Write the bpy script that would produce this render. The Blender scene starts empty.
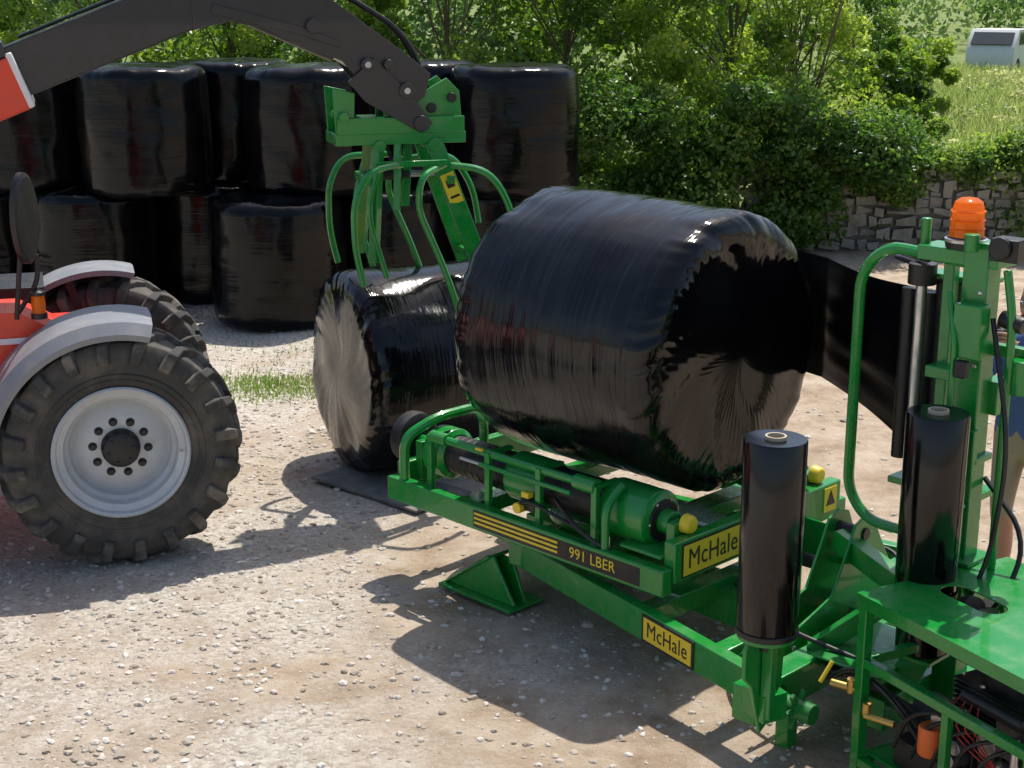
import bpy, math, random
import numpy as np
from mathutils import Vector, Matrix, noise, Quaternion
R=math.radians
rnd=random.Random(7); rng=np.random.default_rng(11)
scene=bpy.context.scene
col=scene.collection

# ------------------------------------------------------------------ materials
def newmat(name):
    m=bpy.data.materials.new(name); m.use_nodes=True
    nt=m.node_tree; b=nt.nodes['Principled BSDF']
    return m,nt,b
def N(nt,t,**k):
    n=nt.nodes.new(t)
    for a,v in k.items(): setattr(n,a,v)
    return n
def paint(name,c,rough=.35,metal=0,dirt=(.25,.2,.15),dirtamt=.25,bump=.02,scale=9,coat=0):
    m,nt,b=newmat(name)
    tc=N(nt,'ShaderNodeTexCoord'); no=N(nt,'ShaderNodeTexNoise'); no.inputs['Scale'].default_value=scale; no.inputs['Detail'].default_value=8
    no.inputs['Roughness'].default_value=.65
    nt.links.new(tc.outputs['Object'],no.inputs['Vector'])
    cr=N(nt,'ShaderNodeValToRGB'); cr.color_ramp.elements[0].position=.45; cr.color_ramp.elements[1].position=.75
    nt.links.new(no.outputs['Fac'],cr.inputs['Fac'])
    mul=N(nt,'ShaderNodeMath',operation='MULTIPLY'); mul.inputs[1].default_value=dirtamt
    nt.links.new(cr.outputs['Color'],mul.inputs[0])
    mx=N(nt,'ShaderNodeMix',data_type='RGBA')
    mx.inputs[6].default_value=(*c,1); mx.inputs[7].default_value=(*dirt,1)
    nt.links.new(mul.outputs[0],mx.inputs[0]); nt.links.new(mx.outputs[2],b.inputs['Base Color'])
    mr=N(nt,'ShaderNodeMapRange'); mr.inputs['To Min'].default_value=rough; mr.inputs['To Max'].default_value=min(1,rough+.35)
    nt.links.new(cr.outputs['Color'],mr.inputs['Value']); nt.links.new(mr.outputs[0],b.inputs['Roughness'])
    b.inputs['Metallic'].default_value=metal; b.inputs['Coat Weight'].default_value=coat
    if bump:
        n2=N(nt,'ShaderNodeTexNoise'); n2.inputs['Scale'].default_value=scale*6; nt.links.new(tc.outputs['Object'],n2.inputs['Vector'])
        bp=N(nt,'ShaderNodeBump'); bp.inputs['Strength'].default_value=.25; bp.inputs['Distance'].default_value=bump*.1
        nt.links.new(n2.outputs['Fac'],bp.inputs['Height']); nt.links.new(bp.outputs[0],b.inputs['Normal'])
    return m
GREEN=paint('green_paint',(.004,.235,.03),.25,dirtamt=.12,coat=.4)
DGREEN=paint('green_paint_worn',(.01,.17,.03),.4,dirtamt=.3)
BLACK=paint('black_paint',(.01,.01,.011),.4,dirtamt=.08)
BOOM=paint('boom_black',(.013,.016,.02),.3,dirtamt=.08,coat=.3)
RUB=paint('rubber',(.045,.043,.04),.75,dirt=(.24,.2,.15),dirtamt=.7,bump=.05,scale=4)
LUG=paint('lug_rubber',(.05,.047,.043),.8,dirt=(.36,.31,.24),dirtamt=.75,bump=.05,scale=5)
STEEL=paint('steel',(.55,.55,.55),.3,metal=.9,dirtamt=.2)
RIM=paint('rim_silver',(.55,.57,.58),.4,metal=.1,dirtamt=.3)
FEND=paint('fender_grey',(.22,.23,.25),.4,dirt=(.36,.33,.29),dirtamt=.4)
RED=paint('red_paint',(.72,.045,.012),.3,dirtamt=.12,coat=.3)
YEL=paint('yellow_paint',(.8,.6,.03),.4,dirtamt=.1)
WHITE=paint('white_paint',(.75,.75,.74),.4,dirtamt=.15)
CARD=paint('cardboard',(.5,.42,.31),.8,dirtamt=.2)
BRASS=paint('brass',(.6,.4,.12),.35,metal=.9)
FILT=paint('filter_orange',(.8,.15,.02),.4,dirtamt=.1)
ENG=paint('engine_dark',(.03,.03,.032),.5,metal=.3,dirtamt=.35)
WIRE=paint('wire_red',(.4,.02,.02),.5,dirtamt=.1)
STONE=paint('stone',(.3,.28,.24),.9,dirt=(.1,.11,.07),dirtamt=.85,bump=.6,scale=4)
MORT=paint('mortar',(.12,.115,.1),.95,dirtamt=.5,bump=.3)
BARK=paint('bark',(.15,.12,.085),.9,dirt=(.05,.05,.035),dirtamt=.8,bump=.3)
SKIN=paint('skin',(.5,.28,.19),.5,dirt=(.45,.22,.15),dirtamt=.3,bump=.01)
SHIRT=paint('shirt_blue',(.09,.16,.38),.85,dirtamt=.1,dirt=(.02,.05,.15))
SHORT=paint('shorts_beige',(.42,.35,.26),.9,dirtamt=.2)
HAIR=paint('hair_brown',(.06,.035,.02),.7,dirtamt=.1)
MAT=paint('rubber_mat',(.12,.125,.125),.7,dirt=(.35,.3,.24),dirtamt=.7)
GLASS,nt,b=newmat('glass_dark'); b.inputs['Base Color'].default_value=(.03,.04,.045,1); b.inputs['Roughness'].default_value=.06
AMB,nt,b=newmat('amber_lens'); b.inputs['Base Color'].default_value=(1.,.28,.005,1); b.inputs['Roughness'].default_value=.12; b.inputs['Coat Weight'].default_value=.8
tr=N(nt,'ShaderNodeBsdfTranslucent'); tr.inputs[0].default_value=(1,.4,.01,1); mxs=N(nt,'ShaderNodeMixShader'); mxs.inputs[0].default_value=.65
nt.links.new(b.outputs[0],mxs.inputs[1]); nt.links.new(tr.outputs[0],mxs.inputs[2]); nt.links.new(mxs.outputs[0],nt.nodes['Material Output'].inputs[0])

def film_mat(name,side_scale=(1.,1.,10),strength=.3,caps=True,rmin=.07,rmax=.2,lump=.3,dist=.008,spec=.3,capamt=1.6,diag=0):
    m,nt,b=newmat(name)
    L=nt.links.new
    tc=N(nt,'ShaderNodeTexCoord'); sx=N(nt,'ShaderNodeSeparateXYZ'); L(tc.outputs['Object'],sx.inputs[0])
    def M(op,a,b_=None,clamp=False):
        n=N(nt,'ShaderNodeMath',operation=op); n.use_clamp=clamp
        for i,v in enumerate((a,b_)):
            if v is None: continue
            if isinstance(v,(int,float)): n.inputs[i].default_value=v
            else: L(v,n.inputs[i])
        return n.outputs[0]
    x,y,z=sx.outputs
    mp=N(nt,'ShaderNodeMapping'); mp.inputs['Scale'].default_value=side_scale; L(tc.outputs['Object'],mp.inputs['Vector'])
    n1=N(nt,'ShaderNodeTexNoise'); n1.inputs['Scale'].default_value=1.6; n1.inputs['Detail'].default_value=4; n1.inputs['Roughness'].default_value=.5; n1.inputs['Distortion'].default_value=.8; L(mp.outputs[0],n1.inputs['Vector'])
    h=n1.outputs['Fac']
    if diag:
        # overlapping wrap bands laid at a slant across the cylinder
        mp2=N(nt,'ShaderNodeMapping'); mp2.inputs['Rotation'].default_value=(R(28),R(12),0); mp2.inputs['Scale'].default_value=(.8,.8,16); L(tc.outputs['Object'],mp2.inputs['Vector'])
        n4=N(nt,'ShaderNodeTexNoise'); n4.inputs['Scale'].default_value=1.3; n4.inputs['Detail'].default_value=3; L(mp2.outputs[0],n4.inputs['Vector'])
        h=M('ADD',h,M('MULTIPLY',n4.outputs['Fac'],diag))
    if caps:
        r=M('SQRT',M('ADD',M('MULTIPLY',x,x),M('MULTIPLY',y,y))); rr=M('MAXIMUM',r,.05)
        cx=N(nt,'ShaderNodeCombineXYZ'); L(M('MULTIPLY',M('DIVIDE',x,rr),3.6),cx.inputs[0]); L(M('MULTIPLY',M('DIVIDE',y,rr),3.6),cx.inputs[1]); L(M('MULTIPLY',r,4.),cx.inputs[2])
        n2=N(nt,'ShaderNodeTexNoise'); n2.inputs['Scale'].default_value=1.4; n2.inputs['Detail'].default_value=2; n2.inputs['Roughness'].default_value=.4; n2.inputs['Distortion'].default_value=.8; L(cx.outputs[0],n2.inputs['Vector'])
        fac=M('MULTIPLY',M('SUBTRACT',.64,r),9,clamp=True)
        mx=N(nt,'ShaderNodeMix',data_type='FLOAT'); L(fac,mx.inputs[0]); L(h,mx.inputs[2])
        L(M('MULTIPLY',n2.outputs['Fac'],M('MULTIPLY',M('MULTIPLY',r,r),capamt)),mx.inputs[3]); h=mx.outputs[0]
    n3=N(nt,'ShaderNodeTexNoise'); n3.inputs['Scale'].default_value=3.2; n3.inputs['Detail'].default_value=2; L(tc.outputs['Object'],n3.inputs['Vector'])
    bp=N(nt,'ShaderNodeBump'); bp.inputs['Strength'].default_value=strength; bp.inputs['Distance'].default_value=dist; L(h,bp.inputs['Height'])
    bp2=N(nt,'ShaderNodeBump'); bp2.inputs['Strength'].default_value=lump; bp2.inputs['Distance'].default_value=.03; L(n3.outputs['Fac'],bp2.inputs['Height']); L(bp.outputs[0],bp2.inputs['Normal'])
    L(bp2.outputs[0],b.inputs['Normal'])
    mr=N(nt,'ShaderNodeMapRange'); mr.inputs['From Min'].default_value=.3; mr.inputs['From Max'].default_value=.7; mr.inputs['To Min'].default_value=rmin; mr.inputs['To Max'].default_value=rmax; L(n3.outputs['Fac'],mr.inputs['Value']); L(mr.outputs[0],b.inputs['Roughness'])
    cr=N(nt,'ShaderNodeValToRGB'); cr.color_ramp.elements[0].position=.4; cr.color_ramp.elements[0].color=(.003,.003,.004,1); cr.color_ramp.elements[1].position=.9; cr.color_ramp.elements[1].color=(.008,.008,.008,1)
    L(n3.outputs['Fac'],cr.inputs[0]); L(cr.outputs[0],b.inputs['Base Color'])
    b.inputs['Specular IOR Level'].default_value=spec
    return m
FILM=film_mat('bale_film',spec=.25,strength=.4,side_scale=(1,1,14),rmin=.1,rmax=.24)
BIGFILM=film_mat('wrapped_film',side_scale=(1.2,1.2,20),strength=.5,lump=.3,spec=.4,diag=.8)
SHEET=film_mat('film_sheet',side_scale=(2,2,26),caps=False,rmin=.25,rmax=.38,lump=.05,dist=.004,spec=.15)
ROLLF=film_mat('roll_film',side_scale=(1,1,5),strength=.15,caps=False,rmin=.1,rmax=.2,lump=.06,dist=.003,spec=.45)

def leaf_mat(name,c0,c1,c2):
    m,nt,b=newmat(name); L=nt.links.new
    at=N(nt,'ShaderNodeAttribute'); at.attribute_name='tint'
    cr=N(nt,'ShaderNodeValToRGB'); e=cr.color_ramp.elements; e[0].color=(*c0,1); e[1].color=(*c2,1); e.new(.5).color=(*c1,1)
    L(at.outputs['Fac'],cr.inputs[0]); L(cr.outputs[0],b.inputs['Base Color']); b.inputs['Roughness'].default_value=.4
    hs=N(nt,'ShaderNodeHueSaturation'); hs.inputs['Value'].default_value=1.9; hs.inputs['Saturation'].default_value=1.1; L(cr.outputs[0],hs.inputs['Color'])
    tr=N(nt,'ShaderNodeBsdfTranslucent'); L(hs.outputs[0],tr.inputs[0]); mx=N(nt,'ShaderNodeMixShader'); mx.inputs[0].default_value=.5
    L(b.outputs[0],mx.inputs[1]); L(tr.outputs[0],mx.inputs[2]); L(mx.outputs[0],nt.nodes['Material Output'].inputs[0])
    return m
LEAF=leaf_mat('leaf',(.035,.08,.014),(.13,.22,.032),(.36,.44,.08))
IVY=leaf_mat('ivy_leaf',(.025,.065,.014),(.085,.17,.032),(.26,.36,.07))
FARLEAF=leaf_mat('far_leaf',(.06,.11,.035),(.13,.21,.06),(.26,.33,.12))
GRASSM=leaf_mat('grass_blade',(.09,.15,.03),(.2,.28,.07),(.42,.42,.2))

# ------------------------------------------------------------------ mesh builder
class MB:
    def __init__(s,mat=None): s.V=[];s.F=[];s.I=[];s.mats=[];s.cur=0; s.m(mat) if mat else None
    def m(s,mat):
        if mat not in s.mats: s.mats.append(mat)
        s.cur=s.mats.index(mat); return s
    def add(s,v,f):
        o=len(s.V); s.V+= [tuple(p) for p in v]; s.F+=[tuple(o+i for i in q) for q in f]; s.I+=[s.cur]*len(f); return s
    def box(s,c,sz,rot=None):
        c=Vector(c); h=Vector(sz)/2; M=rot if rot else Matrix.Identity(3)
        v=[c+M@Vector((x*h.x,y*h.y,z*h.z)) for z in(-1,1) for y in(-1,1) for x in(-1,1)]
        return s.add(v,[(0,2,3,1),(4,5,7,6),(0,1,5,4),(2,6,7,3),(0,4,6,2),(1,3,7,5)])
    def beam(s,p,q,w,h,up=(0,0,1)):
        p=Vector(p);q=Vector(q);x=(q-p).normalized();u=Vector(up)
        y=u.cross(x)
        if y.length<1e-4: y=Vector((0,1,0)).cross(x)
        y.normalize(); z=x.cross(y); M=Matrix((x,y,z)).transposed()
        return s.box((p+q)/2,((q-p).length,w,h),M)
    def cyl(s,p,q,r,r2=None,n=24):
        p=Vector(p);q=Vector(q);r2=r if r2 is None else r2
        a=(q-p).normalized(); x=a.orthogonal().normalized(); y=a.cross(x)
        v=[p+(x*math.cos(t)+y*math.sin(t))*r for t in [2*math.pi*i/n for i in range(n)]]
        v+=[q+(x*math.cos(t)+y*math.sin(t))*r2 for t in [2*math.pi*i/n for i in range(n)]]
        f=[(i,(i+1)%n,n+(i+1)%n,n+i) for i in range(n)]+[tuple(range(n-1,-1,-1)),tuple(range(n,2*n))]
        return s.add(v,f)
    def tube(s,pts,r,n=10,fil=.08,r2=None):
        P=[Vector(p) for p in pts]; out=[P[0]]
        for i in range(1,len(P)-1):
            a=(P[i-1]-P[i]);b=(P[i+1]-P[i]); d=min(fil,a.length*.49,b.length*.49)
            A=P[i]+a.normalized()*d;B=P[i]+b.normalized()*d
            for k in range(7):
                t=k/6; out.append(A*(1-t)**2+P[i]*2*t*(1-t)+B*t*t)
        out.append(P[-1]); 
        v=[];prev=None;m=len(out)
        for i,p in enumerate(out):
            t=(out[min(i+1,m-1)]-out[max(i-1,0)]).normalized()
            if prev is None: x=t.orthogonal().normalized()
            else: x=(prev-t*prev.dot(t)).normalized()
            prev=x;y=t.cross(x); rr=r if r2 is None else r+(r2-r)*i/(m-1)
            v+=[p+(x*math.cos(a)+y*math.sin(a))*rr for a in [2*math.pi*k/n for k in range(n)]]
        f=[]
        for i in range(m-1):
            for k in range(n): f.append((i*n+k,i*n+(k+1)%n,(i+1)*n+(k+1)%n,(i+1)*n+k))
        f+=[tuple(range(n-1,-1,-1)),tuple(range((m-1)*n,m*n))]
        return s.add(v,f)
    def prism(s,poly,axis,lo,hi):
        n=len(poly)
        def P(a,b,h): return {'x':(h,a,b),'y':(a,h,b),'z':(a,b,h)}[axis]
        v=[P(a,b,lo) for a,b in poly]+[P(a,b,hi) for a,b in poly]
        f=[tuple(range(n-1,-1,-1)),tuple(range(n,2*n))]+[(i,(i+1)%n,n+(i+1)%n,n+i) for i in range(n)]
        return s.add(v,f)
    def rev(s,prof,o=(0,0,0),axis=(0,0,1),n=48):
        a=Vector(axis).normalized();x=a.orthogonal().normalized();y=a.cross(x);o=Vector(o);v=[]
        for r,h in prof:
            v+=[o+a*h+(x*math.cos(t)+y*math.sin(t))*max(r,.0005) for t in [2*math.pi*i/n for i in range(n)]]
        f=[]
        for i in range(len(prof)-1):
            for k in range(n): f.append((i*n+k,i*n+(k+1)%n,(i+1)*n+(k+1)%n,(i+1)*n+k))
        return s.add(v,f)
    def done(s,name,parent=None,bevel=0,ang=35):
        me=bpy.data.meshes.new(name); me.from_pydata(s.V,[],s.F)
        for m in s.mats: me.materials.append(m)
        me.polygons.foreach_set('material_index',s.I); me.polygons.foreach_set('use_smooth',[True]*len(s.F))
        import bmesh
        bm=bmesh.new(); bm.from_mesh(me); bmesh.ops.recalc_face_normals(bm,faces=bm.faces); bm.to_mesh(me); bm.free()
        me.set_sharp_from_angle(angle=R(ang)); me.update()
        o=bpy.data.objects.new(name,me); col.objects.link(o)
        if parent: o.parent=parent
        if bevel:
            b=o.modifiers.new('bevel','BEVEL'); b.width=bevel; b.segments=2; b.limit_method='ANGLE'; b.angle_limit=R(40)
        return o
def root(name,loc,rz=0):
    e=bpy.data.objects.new(name,None); e.location=loc; e.rotation_euler=(0,0,rz); e.empty_display_size=.2; col.objects.link(e); return e
def text(s,name,size,loc,rot,mat,parent,ext=.001,sx=1):
    c=bpy.data.curves.new(name,'FONT'); c.body=s; c.size=size; c.extrude=ext; c.align_x='CENTER'; c.align_y='CENTER'; c.space_character=1.04
    o=bpy.data.objects.new(name+'_t',c); col.objects.link(o); dg=bpy.context.evaluated_depsgraph_get()
    me=bpy.data.meshes.new_from_object(o.evaluated_get(dg)); bpy.data.objects.remove(o)
    o=bpy.data.objects.new(name,me); me.materials.clear(); me.materials.append(mat); col.objects.link(o); o.parent=parent
    o.location=loc; o.rotation_euler=rot; o.scale=(sx,1,1); return o

# ------------------------------------------------------------------ camera / light
cam=bpy.data.cameras.new('camera'); co=bpy.data.objects.new('camera',cam); col.objects.link(co); scene.camera=co
cam.sensor_width=36; cam.lens=52.7; cam.clip_end=1500; co.location=(0,0,3.2); co.rotation_euler=(R(75),0,0)
el,az=R(64),R(24)
sd=Vector((math.sin(az)*math.cos(el),math.cos(az)*math.cos(el),math.sin(el)))
sl=bpy.data.lights.new('sun','SUN'); sl.energy=5.0; sl.angle=R(.5); sl.color=(1,.95,.87); so=bpy.data.objects.new('sun',sl); col.objects.link(so)
so.rotation_euler=(-sd).to_track_quat('-Z','Y').to_euler(); so.location=(5,20,20)
w=bpy.data.worlds.new('World'); scene.world=w; w.use_nodes=True; bg=w.node_tree.nodes['Background']
sk=w.node_tree.nodes.new('ShaderNodeTexSky'); sk.sky_type='NISHITA'; sk.sun_disc=False; sk.sun_elevation=el; sk.sun_rotation=az; sk.dust_density=2
w.node_tree.links.new(sk.outputs[0],bg.inputs[0]); bg.inputs[1].default_value=.15
scene.view_settings.view_transform='Standard'; scene.view_settings.look='None'; scene.view_settings.exposure=0

# ------------------------------------------------------------------ ground
def gh(x,y):
    x=np.asarray(x,float);y=np.asarray(y,float)
    near=.010*np.sin(x*1.9+.7*y)+.008*np.sin(y*2.7-x*1.1+1)+.005*np.sin(x*6.1+y*3.3)+.005*np.sin(y*7.3-x*4.1)
    far=np.clip((y-20)/60,0,1)*.5*np.sin(x*.1+1)
    return near*np.clip((30-y)/12,0,1)+far-.012
gx=np.concatenate([np.linspace(-400,-8,14)[:-1],np.linspace(-8,12,240),np.linspace(12,400,14)[1:]])
gy=np.concatenate([np.linspace(-100,2,6)[:-1],np.linspace(2,20,260),np.linspace(20,90,60)[1:],np.linspace(90,900,12)[1:]])
X,Y=np.meshgrid(gx,gy); Z=gh(X,Y)
nx,ny=len(gx),len(gy); V=np.stack([X,Y,Z],-1).reshape(-1,3)
i=np.arange(nx*ny).reshape(ny,nx); F=np.stack([i[:-1,:-1],i[:-1,1:],i[1:,1:],i[1:,:-1]],-1).reshape(-1,4)
def npmesh(name,V,F,mat,parent=None,smooth=False,tint=None):
    k=F.shape[1]; me=bpy.data.meshes.new(name); me.vertices.add(len(V)); me.vertices.foreach_set('co',V.astype('f').ravel())
    me.loops.add(F.size); me.loops.foreach_set('vertex_index',F.astype('i').ravel()); me.polygons.add(len(F))
    me.polygons.foreach_set('loop_start',np.arange(0,F.size,k,dtype='i')); 
    me.polygons.foreach_set('use_smooth',np.full(len(F),smooth)); me.update(calc_edges=True); me.validate()
    if tint is not None:
        a=me.attributes.new('tint','FLOAT','FACE'); a.data.foreach_set('value',tint.astype('f'))
    me.materials.append(mat); o=bpy.data.objects.new(name,me); col.objects.link(o); o.parent=parent; return o
G,nt,b=newmat('ground_gravel'); L=nt.links.new
geo=N(nt,'ShaderNodeNewGeometry')
def noiseT(s,d=6,r=.6,dist=0):
    n=N(nt,'ShaderNodeTexNoise'); n.inputs['Scale'].default_value=s;n.inputs['Detail'].default_value=d;n.inputs['Roughness'].default_value=r;n.inputs['Distortion'].default_value=dist; L(geo.outputs['Position'],n.inputs['Vector']); return n.outputs['Fac']
def ramp(src,*st):
    c=N(nt,'ShaderNodeValToRGB'); e=c.color_ramp.elements
    e[0].position=st[0][0];e[0].color=(*st[0][1],1);e[1].position=st[-1][0];e[1].color=(*st[-1][1],1)
    for p,cc in st[1:-1]: e.new(p).color=(*cc,1)
    L(src,c.inputs[0]); return c.outputs[0]
def mix(f,a,b_):
    m=N(nt,'ShaderNodeMix',data_type='RGBA'); L(f,m.inputs[0]) if not isinstance(f,float) else setattr(m.inputs[0],'default_value',f)
    for k,v in((6,a),(7,b_)):
        if isinstance(v,tuple): m.inputs[k].default_value=(*v,1)
        else: L(v,m.inputs[k])
    return m.outputs[2]
dirt=ramp(noiseT(2.6,12,.74),(.28,(.25,.175,.115)),(.46,(.43,.33,.235)),(.6,(.55,.45,.345)),(.75,(.64,.55,.44)))
vo=N(nt,'ShaderNodeTexVoronoi'); vo.inputs['Scale'].default_value=48; vo.inputs['Randomness'].default_value=1; L(geo.outputs['Position'],vo.inputs['Vector'])
sc=N(nt,'ShaderNodeSeparateColor'); L(vo.outputs['Color'],sc.inputs[0])
stone=ramp(sc.outputs[0],(0,(.42,.37,.31)),(.5,(.56,.51,.44)),(1,(.7,.66,.58)))
sp=N(nt,'ShaderNodeSeparateXYZ'); L(geo.outputs['Position'],sp.inputs[0])
bx=N(nt,'ShaderNodeMath',operation='MULTIPLY_ADD'); bx.inputs[1].default_value=-.06; L(sp.outputs[0],bx.inputs[0]); L(noiseT(.7,8,.68,.4),bx.inputs[2])
mask=ramp(bx.outputs[0],(.46,(0,0,0)),(.64,(.85,.85,.85)))
c1=mix(mask,dirt,stone)
mr=N(nt,'ShaderNodeMapRange'); mr.inputs['From Min'].default_value=18.6; mr.inputs['From Max'].default_value=19.4; L(sp.outputs[1],mr.inputs[0])
gr=ramp(noiseT(.8,8),(.3,(.1,.16,.04)),(.7,(.26,.3,.11)))
L(mix(mr.outputs[0],c1,gr),b.inputs['Base Color']); b.inputs['Roughness'].default_value=.95; b.inputs['Specular IOR Level'].default_value=.2
bp=N(nt,'ShaderNodeBump'); bp.inputs['Strength'].default_value=.9; bp.inputs['Distance'].default_value=.025; L(noiseT(12,12,.8),bp.inputs['Height'])
bq=N(nt,'ShaderNodeBump'); bq.inputs['Strength'].default_value=.35; bq.inputs['Distance'].default_value=.008; bq.invert=True; L(vo.outputs['Distance'],bq.inputs['Height']); L(bp.outputs[0],bq.inputs['Normal']); L(bq.outputs[0],b.inputs['Normal'])
npmesh('ground',V,F,G,smooth=True)

PEB,nt,b=newmat('pebble'); L=nt.links.new
at=N(nt,'ShaderNodeAttribute'); at.attribute_name='tint'
L(ramp(at.outputs['Fac'],(0,(.32,.27,.21)),(.4,(.46,.41,.34)),(.75,(.55,.5,.44)),(1,(.68,.64,.57))),b.inputs['Base Color']); b.inputs['Roughness'].default_value=.9
t=(1+5**.5)/2
ico=np.array([(-1,t,0),(1,t,0),(-1,-t,0),(1,-t,0),(0,-1,t),(0,1,t),(0,-1,-t),(0,1,-t),(t,0,-1),(t,0,1),(-t,0,-1),(-t,0,1)])/math.hypot(1,t)
icf=np.array([(0,11,5),(0,5,1),(0,1,7),(0,7,10),(0,10,11),(1,5,9),(5,11,4),(11,10,2),(10,7,6),(7,1,8),(3,9,4),(3,4,2),(3,2,6),(3,6,8),(3,8,9),(4,9,5),(2,4,11),(6,2,10),(8,6,7),(9,8,1)])
def pebbles(n,xr,yr,smin,smax,pw,dens):
    x=rng.uniform(*xr,n);y=rng.uniform(*yr,n)
    keep=rng.random(n)<dens(x,y); x=x[keep];y=y[keep];n=len(x)
    s=smin+(smax-smin)*rng.random(n)**pw
    sc=s[:,None]*np.stack([rng.uniform(.8,1.4,n),rng.uniform(.7,1.1,n),rng.uniform(.35,.65,n)],-1)
    v=ico[None]*(1+rng.uniform(-.25,.25,(n,12,1)))*sc[:,None]
    a=rng.uniform(0,6.28,n); ca,sa=np.cos(a)[:,None],np.sin(a)[:,None]
    v=np.stack([v[...,0]*ca-v[...,1]*sa,v[...,0]*sa+v[...,1]*ca,v[...,2]],-1)
    v+=np.stack([x,y,gh(x,y)+s*.12],-1)[:,None]
    f=icf[None]+12*np.arange(n)[:,None,None]
    return v.reshape(-1,3),f.reshape(-1,3),np.repeat(rng.random(n),20)
def dens(x,y):
    d=.2+1.1*np.exp(-((x+2.0)/1.8)**2)*np.clip(1.2-(np.abs(y-7)/9),.2,1)+.4*np.sin(x*1.7+y)*np.sin(y*1.3-x*.6)
    return np.clip(d*.85,.05,1)
A=pebbles(72000,(-5,5.5),(4.3,16),.004,.024,3.8,dens); B=pebbles(420,(-4,3),(4.4,15),.02,.045,2.8,dens)
npmesh('gravel',np.concatenate([A[0],B[0]]),np.concatenate([A[1],B[1]+len(A[0])]),PEB,tint=np.concatenate([A[2],B[2]]))

# ------------------------------------------------------------------ foliage
def leaf_arrays(blobs,leaf,squash=.85,el=1.7):
    P=[];T=[]
    for cx,cy,cz,r,n,t in blobs:
        n=int(n); d=rng.normal(size=(n,3)); d/=np.linalg.norm(d,axis=1)[:,None]
        rad=r*(.35+.65*rng.random(n)**.45)*(1+.25*np.sin(d[:,0]*5+cx*3)*np.sin(d[:,2]*6+cy))
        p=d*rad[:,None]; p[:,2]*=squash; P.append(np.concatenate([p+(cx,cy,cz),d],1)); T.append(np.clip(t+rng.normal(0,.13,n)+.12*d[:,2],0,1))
    P=np.concatenate(P);T=np.concatenate(T); keep=P[:,2]>.03; P=P[keep];T=T[keep]; n=len(P)
    nr=P[:,3:]*.5+rng.normal(size=(n,3))*.6+(0,0,.35); nr/=np.linalg.norm(nr,axis=1)[:,None]
    a=rng.normal(size=(n,3)); a-=nr*(a*nr).sum(1)[:,None]; a/=np.linalg.norm(a,axis=1)[:,None]; b_=np.cross(nr,a)
    s=(leaf*rng.uniform(.55,1.25,n))[:,None]; c=P[:,:3]
    v=np.stack([c-a*s*.5*el/1.7,c+b_*s*.32+nr*s*.08,c+a*s*.5*el/1.7,c-b_*s*.32+nr*s*.08],1).reshape(-1,3)
    return v,np.arange(4*n).reshape(n,4),T
def leafobj(name,blobs,leaf,mat,parent=None):
    v,f,t=leaf_arrays(blobs,leaf); return npmesh(name,v,f,mat,parent,tint=t)
def tree(x,y,h,spread,nl,leaf,tint,low=.6,nb=26,name='hedgerow_tree',twigs=3,mat=None,thick=.065):
    rt=root(name,(x,y,0)); tb=MB(BARK); bl=[]
    lean=(rnd.uniform(-.4,.4),rnd.uniform(-.1,.5))
    tb.tube([(0,0.4,-.1),(lean[0]*.4,.4+lean[1]*.4,h*.3),(lean[0],.4+lean[1],h*.6)],thick,8,.5,r2=thick*.4)
    for k in range(nb):
        f=rnd.random(); z=low+(h-low)*f; sp=spread*(1-.45*abs(f-.45)*1.6)
        a=rnd.uniform(0,6.28); q=sp*rnd.random()**.5
        r=rnd.uniform(.28,.62)*spread*.42
        c=(q*math.cos(a),q*.75*math.sin(a),z)
        bl.append((*c,r,nl/nb*rnd.uniform(.6,1.4),min(.95,max(.05,tint+rnd.uniform(-.25,.25)))))
        if k<nb*.5:
            z0=h*.12+.45*z; tb.tube([(lean[0]*z0/h,lean[1]*z0/h+.4,z0),(c[0]*.5,c[1]*.5+.1,(z0+c[2])/2+.1),(c[0],c[1],c[2]),(c[0]*1.1,c[1]*1.1,c[2]+r*.8)],.014,5,.3,r2=.003)
    for k in range(twigs):
        a=rnd.uniform(0,6.28);q=spread*rnd.uniform(.3,.9);z=rnd.uniform(.5,.95)*h
        tb.tube([(0,.2,h*.3),(q*.6*math.cos(a),q*.6*math.sin(a),z*.8),(q*math.cos(a),q*math.sin(a),z+.4)],.009,5,.3,r2=.003)
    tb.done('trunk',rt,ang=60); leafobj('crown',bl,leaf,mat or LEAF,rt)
xs=[-8.6,-7,-5.4,-3.8,-2.2,-.8,.7,2.0,3.0]
for k,x in enumerate(xs):
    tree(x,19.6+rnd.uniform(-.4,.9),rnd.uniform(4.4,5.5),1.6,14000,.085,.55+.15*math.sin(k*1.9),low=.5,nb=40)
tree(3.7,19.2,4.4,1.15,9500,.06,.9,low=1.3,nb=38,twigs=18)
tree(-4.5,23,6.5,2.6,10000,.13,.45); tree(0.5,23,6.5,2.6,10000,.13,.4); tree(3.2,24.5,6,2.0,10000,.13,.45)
bl=[]
for k in range(64):
    x=rnd.uniform(.6,4.8); bl.append((x,18.15+rnd.uniform(-.3,.5),rnd.uniform(.3 if x<3.9 else .8,1.9 if x<3.9 else 1.5),rnd.uniform(.22,.48),600,rnd.uniform(.2,.85)))
leafobj('bramble_bush',bl,.08,IVY)
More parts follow.
